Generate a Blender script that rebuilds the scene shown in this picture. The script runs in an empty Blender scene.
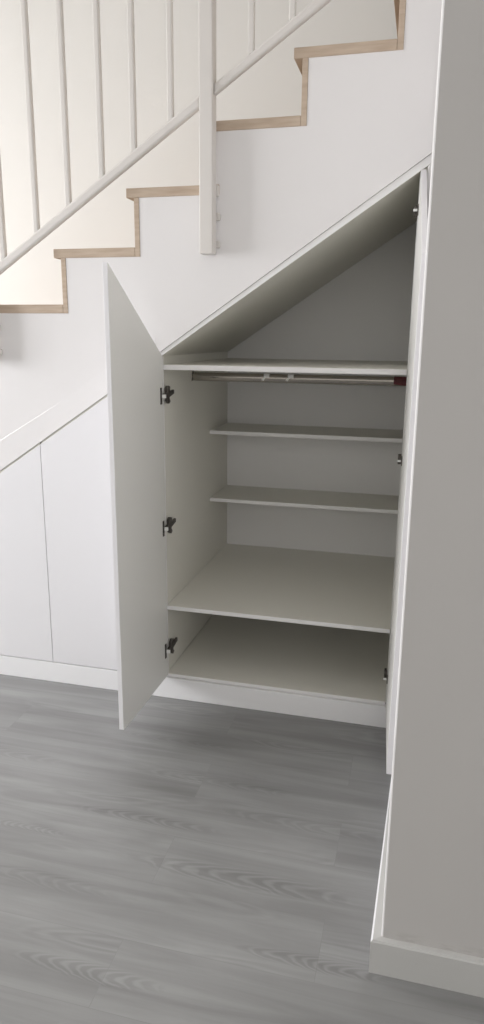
import bpy, bmesh, math, random
from mathutils import Matrix, Vector
random.seed(4)
SC = bpy.context.scene
COL = SC.collection

# ---------------------------------------------------------------- materials
def mat(name, col, rough=.5, metal=0.0, spec=.5, bump=0.0, bscale=60, vary=0.0, vscale=3.0):
    m = bpy.data.materials.new(name); m.use_nodes = True
    nt = m.node_tree; b = nt.nodes['Principled BSDF']
    b.inputs['Base Color'].default_value = (*col, 1)
    b.inputs['Roughness'].default_value = rough
    b.inputs['Metallic'].default_value = metal
    b.inputs['Specular IOR Level'].default_value = spec
    tc = nt.nodes.new('ShaderNodeTexCoord')
    if vary:
        n = nt.nodes.new('ShaderNodeTexNoise'); n.inputs['Scale'].default_value = vscale
        n.inputs['Detail'].default_value = 4
        nt.links.new(tc.outputs['Object'], n.inputs['Vector'])
        r = nt.nodes.new('ShaderNodeMix'); r.data_type = 'RGBA'
        r.inputs['A'].default_value = (*[c*(1-vary) for c in col], 1)
        r.inputs['B'].default_value = (*[min(1, c*(1+vary)) for c in col], 1)
        nt.links.new(n.outputs['Fac'], r.inputs['Factor'])
        nt.links.new(r.outputs['Result'], b.inputs['Base Color'])
    if bump:
        n2 = nt.nodes.new('ShaderNodeTexNoise'); n2.inputs['Scale'].default_value = bscale
        n2.inputs['Detail'].default_value = 5
        nt.links.new(tc.outputs['Object'], n2.inputs['Vector'])
        bp = nt.nodes.new('ShaderNodeBump'); bp.inputs['Strength'].default_value = bump
        bp.inputs['Distance'].default_value = .004
        nt.links.new(n2.outputs['Fac'], bp.inputs['Height'])
        nt.links.new(bp.outputs['Normal'], b.inputs['Normal'])
    return m

M = {}
M['plaster'] = mat('white_plaster', (.80, .78, .775), .75, bump=.25, bscale=9, vary=.015, vscale=2)
M['far'] = mat('cream_wall_paint', (.765, .748, .718), .8, bump=.1, bscale=12, vary=.015, vscale=1.5)
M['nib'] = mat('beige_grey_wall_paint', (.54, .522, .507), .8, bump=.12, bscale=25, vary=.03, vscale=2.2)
def scuffs(m):
    nt = m.node_tree; L = nt.links.new; N = nt.nodes.new; b = nt.nodes['Principled BSDF']
    src = b.inputs['Base Color'].links[0].from_socket
    tc = N('ShaderNodeTexCoord'); sx = N('ShaderNodeSeparateXYZ'); L(tc.outputs['Object'], sx.inputs[0])
    mp = N('ShaderNodeMapping'); mp.inputs['Scale'].default_value = (14, 14, 60); L(tc.outputs['Object'], mp.inputs['Vector'])
    n = N('ShaderNodeTexNoise'); n.inputs['Scale'].default_value = 1; n.inputs['Detail'].default_value = 5; L(mp.outputs['Vector'], n.inputs['Vector'])
    a = N('ShaderNodeMapRange'); a.inputs['From Min'].default_value = .115; a.inputs['From Max'].default_value = .092; L(sx.outputs['Z'], a.inputs['Value'])
    c = N('ShaderNodeMapRange'); c.inputs['From Min'].default_value = .45; c.inputs['From Max'].default_value = .62; L(n.outputs['Fac'], c.inputs['Value'])
    k = N('ShaderNodeMath'); k.operation = 'MULTIPLY'; L(a.outputs['Result'], k.inputs[0]); L(c.outputs['Result'], k.inputs[1])
    k2 = N('ShaderNodeMath'); k2.operation = 'MULTIPLY'; L(k.outputs[0], k2.inputs[0]); k2.inputs[1].default_value = .55
    mx = N('ShaderNodeMix'); mx.data_type = 'RGBA'; L(k2.outputs[0], mx.inputs['Factor']); L(src, mx.inputs['A'])
    mx.inputs['B'].default_value = (.30, .28, .26, 1); L(mx.outputs['Result'], b.inputs['Base Color'])
scuffs(M['nib'])
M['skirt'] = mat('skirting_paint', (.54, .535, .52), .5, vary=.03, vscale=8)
M['melamine'] = mat('white_melamine', (.82, .81, .825), .38, spec=.4)
M['inside'] = mat('white_melamine_interior', (.785, .768, .70), .45, spec=.35)
M['door_back'] = mat('white_melamine_door_back', (.80, .792, .76), .42, spec=.4)
M['back'] = mat('interior_back_board', (.85, .765, .645), .5, spec=.3)
M['edge'] = mat('white_edge_band', (.84, .83, .82), .4, spec=.4)
M['plinth'] = mat('white_plinth_board', (.88, .875, .88), .4, spec=.4)
M['rail'] = mat('railing_paint', (.70, .668, .635), .55, spec=.4)
M['chrome'] = mat('chrome_rail', (.36, .335, .30), .14, metal=1)
M['hinge'] = mat('dark_nickel_hinge', (.11, .10, .09), .42, metal=.75)
M['clip'] = mat('white_plastic_clip', (.85, .85, .83), .4)
M['red'] = mat('dark_red_end', (.11, .018, .022), .5)
M['ceil'] = mat('ceiling_paint', (.82, .81, .79), .85)

def wood_mat():
    m = bpy.data.materials.new('raw_wood'); m.use_nodes = True
    nt = m.node_tree; b = nt.nodes['Principled BSDF']; b.inputs['Roughness'].default_value = .7
    tc = nt.nodes.new('ShaderNodeTexCoord'); mp = nt.nodes.new('ShaderNodeMapping')
    mp.inputs['Scale'].default_value = (9, 3, 70)
    n = nt.nodes.new('ShaderNodeTexNoise'); n.inputs['Scale'].default_value = 1.0; n.inputs['Detail'].default_value = 6
    cr = nt.nodes.new('ShaderNodeValToRGB')
    cr.color_ramp.elements[0].position = .3; cr.color_ramp.elements[0].color = (.45, .345, .26, 1)
    cr.color_ramp.elements[1].position = .75; cr.color_ramp.elements[1].color = (.60, .49, .385, 1)
    nt.links.new(tc.outputs['Object'], mp.inputs['Vector']); nt.links.new(mp.outputs['Vector'], n.inputs['Vector'])
    nt.links.new(n.outputs['Fac'], cr.inputs['Fac']); nt.links.new(cr.outputs['Color'], b.inputs['Base Color'])
    return m
M['wood'] = wood_mat()

def floor_mat():
    m = bpy.data.materials.new('grey_oak_laminate'); m.use_nodes = True
    nt = m.node_tree; L = nt.links.new; N = nt.nodes.new
    b = nt.nodes['Principled BSDF']
    b.inputs['Roughness'].default_value = .36; b.inputs['Specular IOR Level'].default_value = .45
    tc = N('ShaderNodeTexCoord')
    mp0 = N('ShaderNodeMapping'); mp0.inputs['Location'].default_value = (-.86, .20, 0)
    L(tc.outputs['Object'], mp0.inputs['Vector'])
    br = N('ShaderNodeTexBrick')
    br.offset = .37; br.inputs['Scale'].default_value = 1
    br.inputs['Brick Width'].default_value = 1.22; br.inputs['Row Height'].default_value = .18
    br.inputs['Mortar Size'].default_value = .0007; br.inputs['Mortar Smooth'].default_value = .3
    br.inputs['Color1'].default_value = (0, 0, 0, 1); br.inputs['Color2'].default_value = (1, 1, 1, 1)
    br.inputs['Mortar'].default_value = (.5, .5, .5, 1)
    L(mp0.outputs['Vector'], br.inputs['Vector'])
    # every plank shifts the grain
    sc = N('ShaderNodeVectorMath'); sc.operation = 'SCALE'; sc.inputs['Scale'].default_value = 3.1
    L(br.outputs['Color'], sc.inputs[0])
    ad = N('ShaderNodeVectorMath'); ad.operation = 'ADD'
    L(mp0.outputs['Vector'], ad.inputs[0]); L(sc.outputs['Vector'], ad.inputs[1])
    # long soft grain
    mg = N('ShaderNodeMapping'); mg.inputs['Scale'].default_value = (1.5, 20, 1)
    L(ad.outputs['Vector'], mg.inputs['Vector'])
    ng = N('ShaderNodeTexNoise'); ng.inputs['Scale'].default_value = 1; ng.inputs['Detail'].default_value = 7
    ng.inputs['Roughness'].default_value = .6; ng.inputs['Distortion'].default_value = .6
    L(mg.outputs['Vector'], ng.inputs['Vector'])
    # broad cloudy tone
    mb = N('ShaderNodeMapping'); mb.inputs['Scale'].default_value = (1.3, 6, 1)
    L(mp0.outputs['Vector'], mb.inputs['Vector'])
    nb = N('ShaderNodeTexNoise'); nb.inputs['Scale'].default_value = 1; nb.inputs['Detail'].default_value = 2
    L(mb.outputs['Vector'], nb.inputs['Vector'])
    # cathedral figure: contour lines of a stretched noise
    mc = N('ShaderNodeMapping'); mc.inputs['Scale'].default_value = (1.5, 9, 1)
    L(ad.outputs['Vector'], mc.inputs['Vector'])
    nc = N('ShaderNodeTexNoise'); nc.inputs['Scale'].default_value = 1; nc.inputs['Detail'].default_value = 1.5
    nc.inputs['Distortion'].default_value = .35
    L(mc.outputs['Vector'], nc.inputs['Vector'])
    mu = N('ShaderNodeMath'); mu.operation = 'MULTIPLY'; mu.inputs[1].default_value = 95
    L(nc.outputs['Fac'], mu.inputs[0])
    si = N('ShaderNodeMath'); si.operation = 'SINE'; L(mu.outputs[0], si.inputs[0])
    mask = N('ShaderNodeMapRange'); mask.inputs['From Min'].default_value = .55; mask.inputs['From Max'].default_value = .68
    L(nc.outputs['Fac'], mask.inputs['Value'])
    cm = N('ShaderNodeMath'); cm.operation = 'MULTIPLY'; L(si.outputs[0], cm.inputs[0]); L(mask.outputs['Result'], cm.inputs[1])
    # sum
    def madd(a, k, c):
        n = N('ShaderNodeMath'); n.operation = 'MULTIPLY_ADD'; L(a, n.inputs[0]); n.inputs[1].default_value = k
        if isinstance(c, float): n.inputs[2].default_value = c
        else: L(c, n.inputs[2])
        return n.outputs[0]
    v = madd(ng.outputs['Fac'], .60, .035)
    v = madd(nb.outputs['Fac'], .55, v)
    v = madd(cm.outputs[0], .05, v)
    v = madd(br.outputs['Color'], .025, v)
    # arched figure of single boards: nested open curves along the board
    sx = N('ShaderNodeSeparateXYZ'); L(tc.outputs['Object'], sx.inputs[0])
    nw = N('ShaderNodeTexNoise'); nw.inputs['Scale'].default_value = 1; nw.inputs['Detail'].default_value = 3
    mw = N('ShaderNodeMapping'); mw.inputs['Scale'].default_value = (7, 16, 1)
    L(tc.outputs['Object'], mw.inputs['Vector']); L(mw.outputs['Vector'], nw.inputs['Vector'])
    def mth(op, a, b_=None, c_=None):
        n = N('ShaderNodeMath'); n.operation = op
        for i, q in enumerate((a, b_, c_)):
            if q is None: continue
            if isinstance(q, (int, float)): n.inputs[i].default_value = q
            else: L(q, n.inputs[i])
        return n.outputs[0]
    warp = mth('SUBTRACT', nw.outputs['Fac'], .5)
    for (cx, cy, hl, hw, fr, amp) in ((.36, -1.20, .20, .026, 34, 1.0), (.84, -1.052, .19, .022, 34, 1.0), (.62, -.845, .34, .036, 30, 1.0),
                                      (.30, -.69, .24, .026, 34, .8), (-.02, -.81, .14, .018, 36, .7), (.75, -.60, .28, .028, 30, .5),
                                      (.45, -.47, .30, .024, 32, .45), (-.35, -.50, .30, .03, 30, .5), (.1, -.98, .26, .03, 32, .45),
                                      (.55, -1.40, .26, .03, 32, .5), (-.5, -1.0, .25, .03, 30, .6), (.25, -.28, .25, .024, 34, .4)):
        u = mth('DIVIDE', mth('SUBTRACT', sx.outputs['X'], cx), hl)
        w = mth('DIVIDE', mth('ADD', mth('SUBTRACT', sx.outputs['Y'], cy), mth('MULTIPLY', warp, .022)), hw)
        w2 = mth('MULTIPLY', w, w)
        rr = mth('ADD', mth('MULTIPLY', u, u), w2)
        mk = mth('MULTIPLY', mth('SMOOTH_MIN', mth('MAXIMUM', mth('SUBTRACT', 1.0, rr), 0.0), .6, .2), amp)
        f = mth('ADD', mth('SUBTRACT', u, mth('MULTIPLY', w2, .45)), mth('MULTIPLY', warp, .6))
        ln = mth('SINE', mth('MULTIPLY', f, fr))
        v = mth('ADD', v, mth('MULTIPLY', mk, mth('MULTIPLY_ADD', mth('MAXIMUM', ln, -.4), .19, -.14)))
    cr = N('ShaderNodeValToRGB'); e = cr.color_ramp.elements
    e[0].position = .22; e[0].color = (.122, .120, .117, 1)
    e[1].position = .82; e[1].color = (.33, .33, .327, 1)
    L(v, cr.inputs['Fac'])
    mx = N('ShaderNodeMix'); mx.data_type = 'RGBA'
    L(mth('MULTIPLY', br.outputs['Fac'], .45), mx.inputs['Factor']); L(cr.outputs['Color'], mx.inputs['A'])
    mx.inputs['B'].default_value = (.21, .207, .205, 1)
    L(mx.outputs['Result'], b.inputs['Base Color'])
    bp = N('ShaderNodeBump'); bp.inputs['Strength'].default_value = .08; bp.inputs['Distance'].default_value = .002
    L(v, bp.inputs['Height']); L(bp.outputs['Normal'], b.inputs['Normal'])
    return m
M['floor'] = floor_mat()

# ---------------------------------------------------------------- mesh helpers
def box(bm, x0, x1, y0, y1, z0, z1, bev=0.0):
    vs = [bm.verts.new((x, y, z)) for x in (x0, x1) for y in (y0, y1) for z in (z0, z1)]
    F = [(0,1,3,2),(4,6,7,5),(0,4,5,1),(2,3,7,6),(0,2,6,4),(1,5,7,3)]
    fs = [bm.faces.new([vs[i] for i in f]) for f in F]
    if bev:
        es = list({e for f in fs for e in f.edges})
        bmesh.ops.bevel(bm, geom=es, offset=bev, segments=2, affect='EDGES', profile=.5)

def prism(bm, pts, y0, y1, bev=0.0):
    """polygon in x,z extruded along y"""
    a = [bm.verts.new((x, y0, z)) for x, z in pts]
    b = [bm.verts.new((x, y1, z)) for x, z in pts]
    n = len(pts)
    fs = [bm.faces.new(a), bm.faces.new(b[::-1])]
    for i in range(n):
        j = (i+1) % n
        fs.append(bm.faces.new((a[i], b[i], b[j], a[j])))
    bmesh.ops.recalc_face_normals(bm, faces=fs)
    if bev:
        es = list({e for f in fs for e in f.edges})
        bmesh.ops.bevel(bm, geom=es, offset=bev, segments=2, affect='EDGES', profile=.5)

def cyl(bm, p0, p1, r, seg=20, sx=1.0):
    p0, p1 = Vector(p0), Vector(p1); d = (p1-p0)
    q = d.to_track_quat('Z', 'Y').to_matrix().to_4x4()
    mt = Matrix.Translation((p0+p1)/2) @ q @ Matrix.Diagonal((sx, 1, 1, 1))
    bmesh.ops.create_cone(bm, cap_ends=True, segments=seg, radius1=r, radius2=r, depth=d.length, matrix=mt)

def link(name, bm, m, parent=None, smooth=False):
    bmesh.ops.recalc_face_normals(bm, faces=bm.faces)
    me = bpy.data.meshes.new(name); bm.to_mesh(me); bm.free()
    for k in (m if isinstance(m, (list, tuple)) else [m]): me.materials.append(k)
    if smooth:
        for p in me.polygons: p.use_smooth = True
        me.set_sharp_from_angle(angle=math.radians(35))
    o = bpy.data.objects.new(name, me); COL.objects.link(o)
    if parent:
        o.parent = parent
        bpy.context.view_layer.update()
        o.matrix_parent_inverse = parent.matrix_world.inverted()
    return o

def thing(name, label, cat, loc, group=None):
    o = bpy.data.objects.new(name, None); COL.objects.link(o); o.location = loc
    o.empty_display_size = .1
    o['label'] = label; o['category'] = cat
    if group: o['group'] = group
    bpy.context.view_layer.update()
    return o

def struct(o): o['kind'] = 'structure'; return o
B = bmesh.new

def face_mat(o, second, test):
    """a second material on the faces the test picks (edge banding, back of a door)"""
    o.data.materials.append(second)
    for p in o.data.polygons:
        if test(p.normal): p.material_index = 1
    return o
front = lambda n: n.y < -.7
# ---------------------------------------------------------------- key measures
SL = .6644
def Lz(x): return 1.3105 + SL*(x-.117)         # underside of the sloping board
def Lt(x): return max(Lz(x)+.0155, 1.3265+.678*(x-.117))   # its top, the edge of the plaster
RUN, RISE = .278, .185
def nose(k): return (k-3)*RUN
def tz(k): return 1.850 + (k-3)*RISE
TT = .030                                       # tread thickness
BX0, BX1 = .114, .949                           # clear width of the open cabinet
FY = .012                                       # front of the cabinet body
DEP = .868                                      # its back
PT = .016

# ---------------------------------------------------------------- setting
bm = B(); box(bm, -3.2, 4.2, -6.2, .905, -.05, 0); struct(link('floor', bm, M['floor']))
bm = B(); box(bm, -3.2, 4.2, .905, 1.0, 0, 4.4); struct(link('wall_back', bm, M['far']))
# left wall with a tall glazed opening, plus an added one to light the stairwell
bm = B()
WY0, WY1, WZ0, WZ1 = -2.1, -.25, .75, 2.45
box(bm, -3.35, -3.2, -5.2, WY0, 0, 4.4); box(bm, -3.35, -3.2, WY1, .12, 0, 4.4); box(bm, -3.35, -3.2, .80, 1.0, 0, 4.4)
box(bm, -3.35, -3.2, .12, .80, 0, .9); box(bm, -3.35, -3.2, .12, .80, 2.5, 4.4)
box(bm, -3.35, -3.2, WY0, WY1, 0, WZ0); box(bm, -3.35, -3.2, WY0, WY1, WZ1, 4.4)
struct(link('wall_left', bm, M['far']))
w = bpy.data.objects.new('window_1', None)
bm = B()
for y0, y1 in ((WY0, WY0+.06), ((WY0+WY1)/2-.04, (WY0+WY1)/2+.04), (WY1-.06, WY1)): box(bm, -3.31, -3.23, y0, y1, WZ0, WZ1, .004)
for z0, z1 in ((WZ0, WZ0+.07), (WZ1-.06, WZ1)): box(bm, -3.31, -3.23, WY0, WY1, z0, z1, .004)
struct(link('window_1', bm, M['melamine']))
bm = B(); box(bm, -3.2, 4.2, -5.2, -.62, 2.75, 2.95); struct(link('ceiling', bm, M['ceil']))
bm = B(); box(bm, -3.35, 4.2, -.62, 1.0, 4.4, 4.5); box(bm, -3.35, 4.2, -.72, -.62, 2.95, 4.5); struct(link('ceiling_stairwell', bm, M['ceil']))  # unseen lid, added to keep overhead light off the back wall
# wall behind the viewer, with a wide opening; sill added to cut low light
bm = B(); box(bm, -3.2, 4.2, -6.3, -6.2, 0, 1.3)
box(bm, -3.2, -2.6, -6.3, -6.2, 1.3, 4.4); box(bm, 3.6, 4.2, -6.3, -6.2, 1.3, 4.4)
struct(link('wall_front', bm, M['far']))

# stair flank: one plastered slab with the stepped top, open below the slope
pts = []
KLO, KHI = -6, 6
RF = .027                                       # riser face behind the nose
pts.append((nose(KLO)+RF+.018, 0))
for k in range(KLO, KHI+1):
    x = nose(k)+RF+(.018 if k not in (1, 4) else 0)   # some riser ends are plastered over
    if k > KLO: pts.append((x, tz(k-1)-TT))
    pts.append((x, tz(k)-TT))
pts.append((1.012, tz(KHI)-TT))
pts += [(1.012, Lt(1.012)+.0006), (.117, Lt(.117)+.0006), (-.872, Lz(-.872)+.0180), (-.872, 0)]
bm = B(); prism(bm, pts, 0, .03, 0)
struct(link('wall_stair_flank', bm, M['plaster']))
# nib wall on the right, side face a touch out of square
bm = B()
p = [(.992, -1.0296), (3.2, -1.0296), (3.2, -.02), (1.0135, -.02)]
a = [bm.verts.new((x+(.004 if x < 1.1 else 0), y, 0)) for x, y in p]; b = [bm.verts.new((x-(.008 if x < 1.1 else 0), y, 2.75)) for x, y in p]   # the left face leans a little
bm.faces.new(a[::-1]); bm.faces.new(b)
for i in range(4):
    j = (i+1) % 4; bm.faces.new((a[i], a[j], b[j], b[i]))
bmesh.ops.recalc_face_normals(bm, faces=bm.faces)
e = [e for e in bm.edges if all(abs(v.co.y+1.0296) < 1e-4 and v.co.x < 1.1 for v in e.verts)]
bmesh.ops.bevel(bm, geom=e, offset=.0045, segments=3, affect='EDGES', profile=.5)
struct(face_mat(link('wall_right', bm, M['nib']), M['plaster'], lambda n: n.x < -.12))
# its skirting: front run and return
bm = B()
def skirt_profile(pth, nrm):
    pr = [(0, 0), (.0125, 0), (.0125, .083), (.010, .088), (0, .0905)]
    rings = []
    for (x, y), (nx, ny) in zip(pth, nrm):
        rings.append([bm.verts.new((x+nx*d, y+ny*d, z)) for d, z in pr])
    for r0, r1 in zip(rings, rings[1:]):
        for i in range(len(pr)):
            j = (i+1) % len(pr); bm.faces.new((r0[i], r0[j], r1[j], r1[i]))
    bm.faces.new(rings[0]); bm.faces.new(rings[-1][::-1])
skirt_profile([(3.2, -1.0300), (.9955, -1.0300), (1.0170, -.03)], [(0, -1), (-1.72, -1), (-1.3, 0)])
struct(face_mat(link('baseboard_right', bm, M['skirt']), M['melamine'], lambda n: n.x < -.25))  # return faces get a whiter colour: window light painted in
# plastered filler strip along the slope over the closed doors, dying out upwards
bm = B()
def tz_top(x): return Lz(x)+.094+.02*max(0, min(1, (-.305-x)/.24))
xs = [-.872, -.7, -.55, -.47, -.38, -.30, -.27, -.18, -.05, .094]
f, bk = [], []
rows = []
for x in xs:
    t = max(0, min(1, (-.27-x)/.20)); d = .0003+.0032*t
    lo, hi = Lz(x)+.001, tz_top(x)
    rows.append([bm.verts.new((x, -.0002, lo)), bm.verts.new((x, -.004, lo)), bm.verts.new((x, -d, hi-.004)), bm.verts.new((x, -.0002, hi))])
for r0, r1 in zip(rows, rows[1:]):
    for i in range(4):
        j = (i+1) % 4; bm.faces.new((r0[i], r0[j], r1[j], r1[i]))
bm.faces.new(rows[0]); bm.faces.new(rows[-1][::-1])
struct(link('trim_1', bm, M['plaster']))

# ---------------------------------------------------------------- staircase
st = thing('staircase', 'white staircase climbing to the right with raw wood tread and riser ends', 'staircase', (nose(KLO), .45, 0))
for k in range(KLO, KHI+1):
    bm = B(); x1 = nose(k+1)+RF
    if k == KHI: x1 = 1.012
    if k == 3: x1 += .018
    box(bm, nose(k), x1-.0004, -.003, .903, tz(k)-TT, tz(k), .0025)
    link('tread', bm, M['wood'], st)
    bm = B(); z0 = tz(k-1) if k > KLO else 0
    box(bm, nose(k)+RF-(.0 if k > KLO else 0), nose(k)+RF+.0175, -.0022 if k not in (1, 4) else .0305, .903, z0-(TT if k > KLO else 0)+.0, tz(k)-TT-.0004, .0012)
    link('riser', bm, M['wood'], st)

# ---------------------------------------------------------------- railing
YR = -.036
rl = thing('stair_railing', 'white metal stair railing with thin square balusters and posts fixed to the stair flank', 'railing', (.298, YR, 1.645))
def rz(x): return 1.606 + .648*(x+.461)          # centre of the bottom rail
def bar(name, x0, x1, zc, h, y0, y1):
    bm = B()
    prism(bm, [(x0, zc(x0)-h/2), (x1, zc(x1)-h/2), (x1, zc(x1)+h/2), (x0, zc(x0)+h/2)], y0, y1, .007)
    return link(name, bm, M['rail'], rl)
PX0, PX1 = .273, .317
bar('bottom_rail', -.515, PX0, rz, .037, YR-.012, YR+.012)
bar('bottom_rail', PX1, .985, rz, .033, YR-.012, YR+.012)
hz = lambda x: rz(x)+.86
bar('handrail', -.515, PX0, hz, .05, YR-.02, YR+.02)
bar('handrail', PX1, .985, hz, .05, YR-.02, YR+.02)
def post(x0, x1, zb):
    bm = B(); box(bm, x0, x1, YR-.0235, YR+.0235, zb, hz((x0+x1)/2)+.06, .0035)
    o = link('newel_post', bm, M['rail'], rl)
    for i, (dz, h, ex) in enumerate(((.022, .022, .011), (.106, .024, .011), (.178, .035, .006))):
        bm = B(); box(bm, x0+.006, x1+ex, YR+.0237, -.0004, zb+dz, zb+dz+h, .004)
        link('spacer', bm, M['rail'] , rl)
    return o
post(PX0, PX1, 1.634)
post(-.562, -.515, 1.280)
for x in (-.451, -.317, -.193, -.068, .047, .174, .432, .556, .68, .805, .93):
    bm = B(); zb = rz(x)+.014
    box(bm, x-.0095, x+.0095, YR-.0095, YR+.0095, zb, hz(x)-.02, .004)
    link('baluster', bm, M['rail'], rl)

# ---------------------------------------------------------------- plinth under all the cabinets
bm = B(); box(bm, -.870, 1.008, -.0055, .0195, .0008, .0855, .0012)
pl = link('cabinet_plinth', bm, M['plinth'])
pl['label'] = 'long low white plinth board along the floor under all the cabinets'; pl['category'] = 'plinth'

# ---------------------------------------------------------------- closed cabinets on the left
def closed_cabinet(x0, x1, label):
    c = thing('closed_cabinet', label, 'cabinet', ((x0+x1)/2, .3, 0), 'closed cabinets under the stairs')
    bm = B()                                      # carcass: two sides, floor, back, sloping top
    a0, a1 = x0+.003, x1-.003
    prism(bm, [(a0, .089), (a0+PT, .089), (a0+PT, Lz(a0+PT)), (a0, Lz(a0))], .0205, .8)
    prism(bm, [(a1-PT, .089), (a1, .089), (a1, Lz(a1)), (a1-PT, Lz(a1-PT))], .0205, .8)
    box(bm, a0+PT, a1-PT, .0205, .8, .089, .105)
    prism(bm, [(a0+PT, .105), (a1-PT, .105), (a1-PT, Lz(a1-PT)), (a0+PT, Lz(a0+PT))], .79, .8)
    prism(bm, [(a0, Lz(a0)+.0005), (a1, Lz(a1)+.0005), (a1, Lz(a1)+.0155), (a0, Lz(a0)+.0155)], .004, .8)
    prism(bm, [(a0, Lz(a0)-.0078), (a1, Lz(a1)-.0078), (a1, Lz(a1)), (a0, Lz(a0))], .0025, .8)
    link('carcass', bm, M['inside'], c)
    bm = B()
    d0, d1 = x0+.0012, x1-.0012
    prism(bm, [(d0, .089), (d1, .089), (d1, Lz(d1)-.0085), (d0, Lz(d0)-.0085)], -.004, .0125, .0012)
    link('door', bm, M['melamine'], c)
closed_cabinet(-.374, .094, 'closed white cabinet with sloping top, right beside the open cabinet door')
closed_cabinet(-.868, -.374, 'shorter closed white cabinet with sloping top at the left edge of the photo')

# ---------------------------------------------------------------- the open cabinet
cb = thing('open_cabinet', 'white built-in cabinet under the stairs with both doors open and empty shelves', 'cabinet', (.53, .44, 0))
def panel(name, pts, y0, y1, m=None):
    bm = B(); prism(bm, pts, y0, y1, .0008); return face_mat(link(name, bm, m or M['inside'], cb), M['edge'], front)
panel('side_panel', [(BX0-PT, .0875), (BX0, .0875), (BX0, Lz(BX0)-.0005), (BX0-PT, Lz(BX0-PT)-.0005)], FY+.0085, DEP)
panel('side_panel', [(BX1, .0875), (BX1+PT, .0875), (BX1+PT, Lz(BX1+PT)-.0005), (BX1, Lz(BX1)-.0005)], FY+.0085, DEP)
panel('filler_strip', [(.9705, .0875), (1.009, .0875), (1.009, Lz(1.009)-.0008), (.9705, Lz(.9705)-.0008)], .004, .020, M['edge'])
panel('back_panel', [(BX0-PT, .0875), (BX1+PT, .0875), (BX1+PT, Lz(BX1+PT)-.001), (BX0-PT, Lz(BX0-PT)-.001)], DEP+.0003, DEP+.010, M['back'])
panel('sloping_top', [(BX0-PT, Lz(BX0-PT)), (1.009, Lz(1.009)), (1.009, Lt(1.009)), (BX0-PT, Lt(BX0-PT))], .004, DEP+.010)
def shelf(name, z, y0, t=PT):
    bm = B(); box(bm, BX0+.0003, BX1-.0003, y0, DEP, z-t, z, .001); return face_mat(link(name, bm, M['inside'], cb), M['edge'], front)
shelf('base_panel', .101, .0035, .0135)
shelf('shelf', .3795, FY-.002)
shelf('shelf', .676, .578)
shelf('shelf', .978, .578)
shelf('shelf', 1.2785, FY-.002, .018)

# hanging rail under the top shelf
RY, RZ = .335, 1.222
bm = B(); cyl(bm, (BX0+.006, RY, RZ), (BX1-.006, RY, RZ), .0165, 24, 1.0)
for v in bm.verts: v.co.y = RY+(v.co.y-RY)*.5
hr = link('hanging_rail', bm, M['chrome'], cb, True); hr['label'] = 'chrome hanging rail'
for x0, x1 in ((BX0+.0004, BX0+.0055), (BX1-.0055, BX1-.0004)):
    bm = B(); box(bm, x0, x1, RY-.014, RY+.014, RZ-.018, RZ+.030, .002)
    link('rail_bracket', bm, M['chrome'], hr)
for x in (.418, .512):
    bm = B()                                      # small white hook clipped on the rail
    box(bm, x-.011, x+.011, RY-.0115, RY-.0085, RZ+.002, RZ+.016, .001)
    box(bm, x-.011, x+.011, RY-.0115, RY+.010, RZ+.0130, RZ+.0165, .001)
    prism(bm, [(x-.018, RZ-.006), (x-.012, RZ-.010), (x-.002, RZ+.004), (x-.006, RZ+.009)], RY-.015, RY-.0095, .001)
    link('rail_clip', bm, M['clip'], hr)
bm = B(); cyl(bm, (.897, RY, RZ+.001), (BX1-.0065, RY, RZ), .0168, 20)  # dark red length around the right end of the rail
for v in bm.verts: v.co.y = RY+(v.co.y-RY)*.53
rs = link('rail_red_end', bm, M['red'], hr, True); rs['label'] = 'dark red rail end'

# doors
def hinge_mesh(bm, z, s):
    """in door space: door inner face is y=0, hinge edge x=0, door runs along s*x; the cabinet side lies beyond x=0"""
    # cup flange screwed on the door
    prism(bm, sorted([(s*.020, z-.029), (s*.032, z-.029), (s*.032, z+.029), (s*.020, z+.029)], key=lambda q: math.atan2(q[1]-z, q[0]-s*.026)), .0002, .0032, .0008)
    # arm reaching into the cabinet
    prism(bm, [(s*.020, z-.008), (-s*.030, z-.007), (-s*.074, z+.002), (-s*.074, z+.016), (-s*.026, z+.013), (s*.020, z+.008)], .0040, .0130, .0015)
    # winged mounting plate on the cabinet side
    prism(bm, [(-s*.022, z-.010), (-s*.032, z-.022), (-s*.020, z-.030), (-s*.006, z-.020), (-s*.002, z), (-s*.006, z+.024), (-s*.016, z+.034), (-s*.030, z+.030), (-s*.026, z+.012)], .0028, .0150, .0015)

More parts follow.
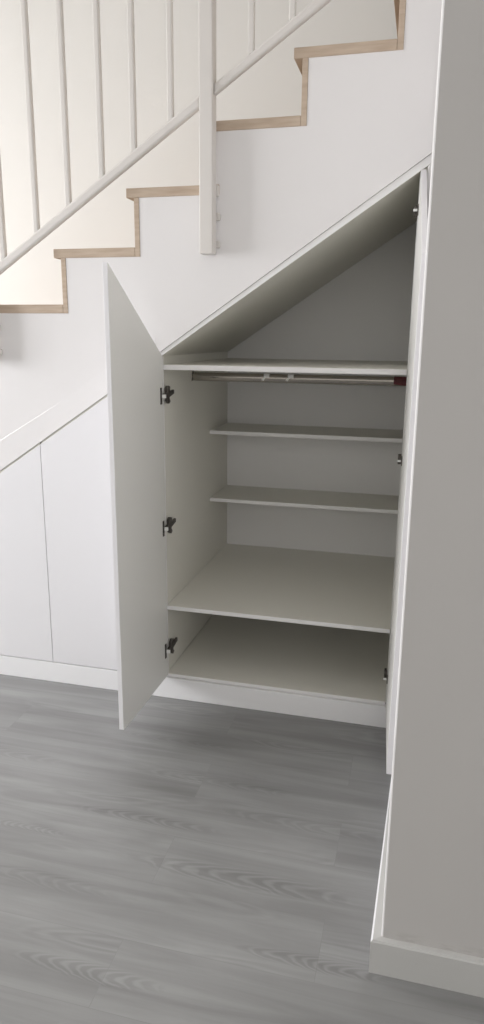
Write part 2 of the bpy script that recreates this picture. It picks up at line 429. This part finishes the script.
def door(s, w, origin, ang, ztop0, zs, label=None):
    d = bpy.data.objects.new('door', None)
    bm = B()
    x0, x1 = 0.0, s*w
    pts = [(x0, .094), (x1, .094), (x1, ztop0+w*SL*zs), (x0, ztop0)]
    prism(bm, pts, -PT, 0, .001)
    mt = Matrix.Translation(origin) @ Matrix.Rotation(ang, 4, 'Z')
    bm.transform(mt)
    o = link('door', bm, M['melamine'], cb)
    face_mat(o, M['door_back'], lambda n: n.x*s > .9)
    return o, mt
dl, mtl = door(1, .412, (.118, .004, 0), -math.radians(91.0), Lz(.117)-.006, 1)
dr, mtr = door(-1, .428, (.9515, .002, 0), math.radians(93.2), Lz(.950)+.004, -1)
for (o, mt, s, zz) in ((dl, mtl, 1, (1.172, .692, .206)), (dr, mtr, -1, (1.752, .985, .200))):
    for z in zz:
        k = Matrix.Identity(4) if s > 0 else Matrix.Translation((0, 0, z)) @ Matrix.Diagonal((.7, .85, .55, 1)) @ Matrix.Translation((0, 0, -z))
        bm = B(); hinge_mesh(bm, z, s); bm.transform(mt @ k)
        link('hinge', bm, M['hinge'], o)
        bm = B(); box(bm, min(s*.0205, s*.027), max(s*.0205, s*.027), .0045, .0185, z-.0075, z+.0055, .001); bm.transform(mt @ k)
        hc = link('hinge_cover', bm, M['clip'], o); hc['label'] = 'white hinge cover'

# ---------------------------------------------------------------- light
wd = bpy.data.worlds.new('World'); SC.world = wd; wd.use_nodes = True
bg = wd.node_tree.nodes['Background']
bg.inputs['Color'].default_value = (1.0, .985, .965, 1); bg.inputs['Strength'].default_value = 1.05
def area(name, loc, rot, sx, sy, pw, col):
    l = bpy.data.lights.new(name, 'AREA'); l.shape = 'RECTANGLE'; l.size = sx; l.size_y = sy; l.energy = pw; l.color = col
    o = bpy.data.objects.new(name, l); COL.objects.link(o); o.location = loc; o.rotation_euler = rot
    return o
area('window_daylight', (-3.45, (WY0+WY1)/2, (WZ0+WZ1)/2), (0, math.radians(-90), 0), WZ1-WZ0, WY1-WY0, 110, (.96, .97, 1.0))
area('added_stairwell_fill', (-3.45, .46, 1.7), (0, math.radians(-90), 0), 1.6, .68, 38, (1.0, .99, .96))  # added fill without a known source, brightens the left of the back wall

# ---------------------------------------------------------------- camera
C = Vector((.99972, -2.34488, 1.37602)); yaw, pit, rol = .246896, -.245449, .010075
fw = Vector((math.sin(-yaw)*math.cos(pit), math.cos(yaw)*math.cos(pit), math.sin(pit)))
rt = Vector((math.cos(yaw), math.sin(yaw), 0)); up = rt.cross(fw)
c, s = math.cos(rol), math.sin(rol)
r2, u2 = c*rt+s*up, -s*rt+c*up
cam = bpy.data.cameras.new('camera'); co = bpy.data.objects.new('camera', cam); COL.objects.link(co)
co.matrix_world = Matrix(((r2.x, u2.x, -fw.x, C.x), (r2.y, u2.y, -fw.y, C.y), (r2.z, u2.z, -fw.z, C.z), (0, 0, 0, 1)))
cam.sensor_fit = 'VERTICAL'; cam.sensor_height = 36; cam.sensor_width = 36
cam.lens = 700.07/1024*36; cam.clip_start = .02
SC.camera = co
vs = SC.view_settings
vs.view_transform = 'Standard'; vs.look = 'None'; vs.gamma = 1; vs.use_curve_mapping = False; vs.exposure = 0.32
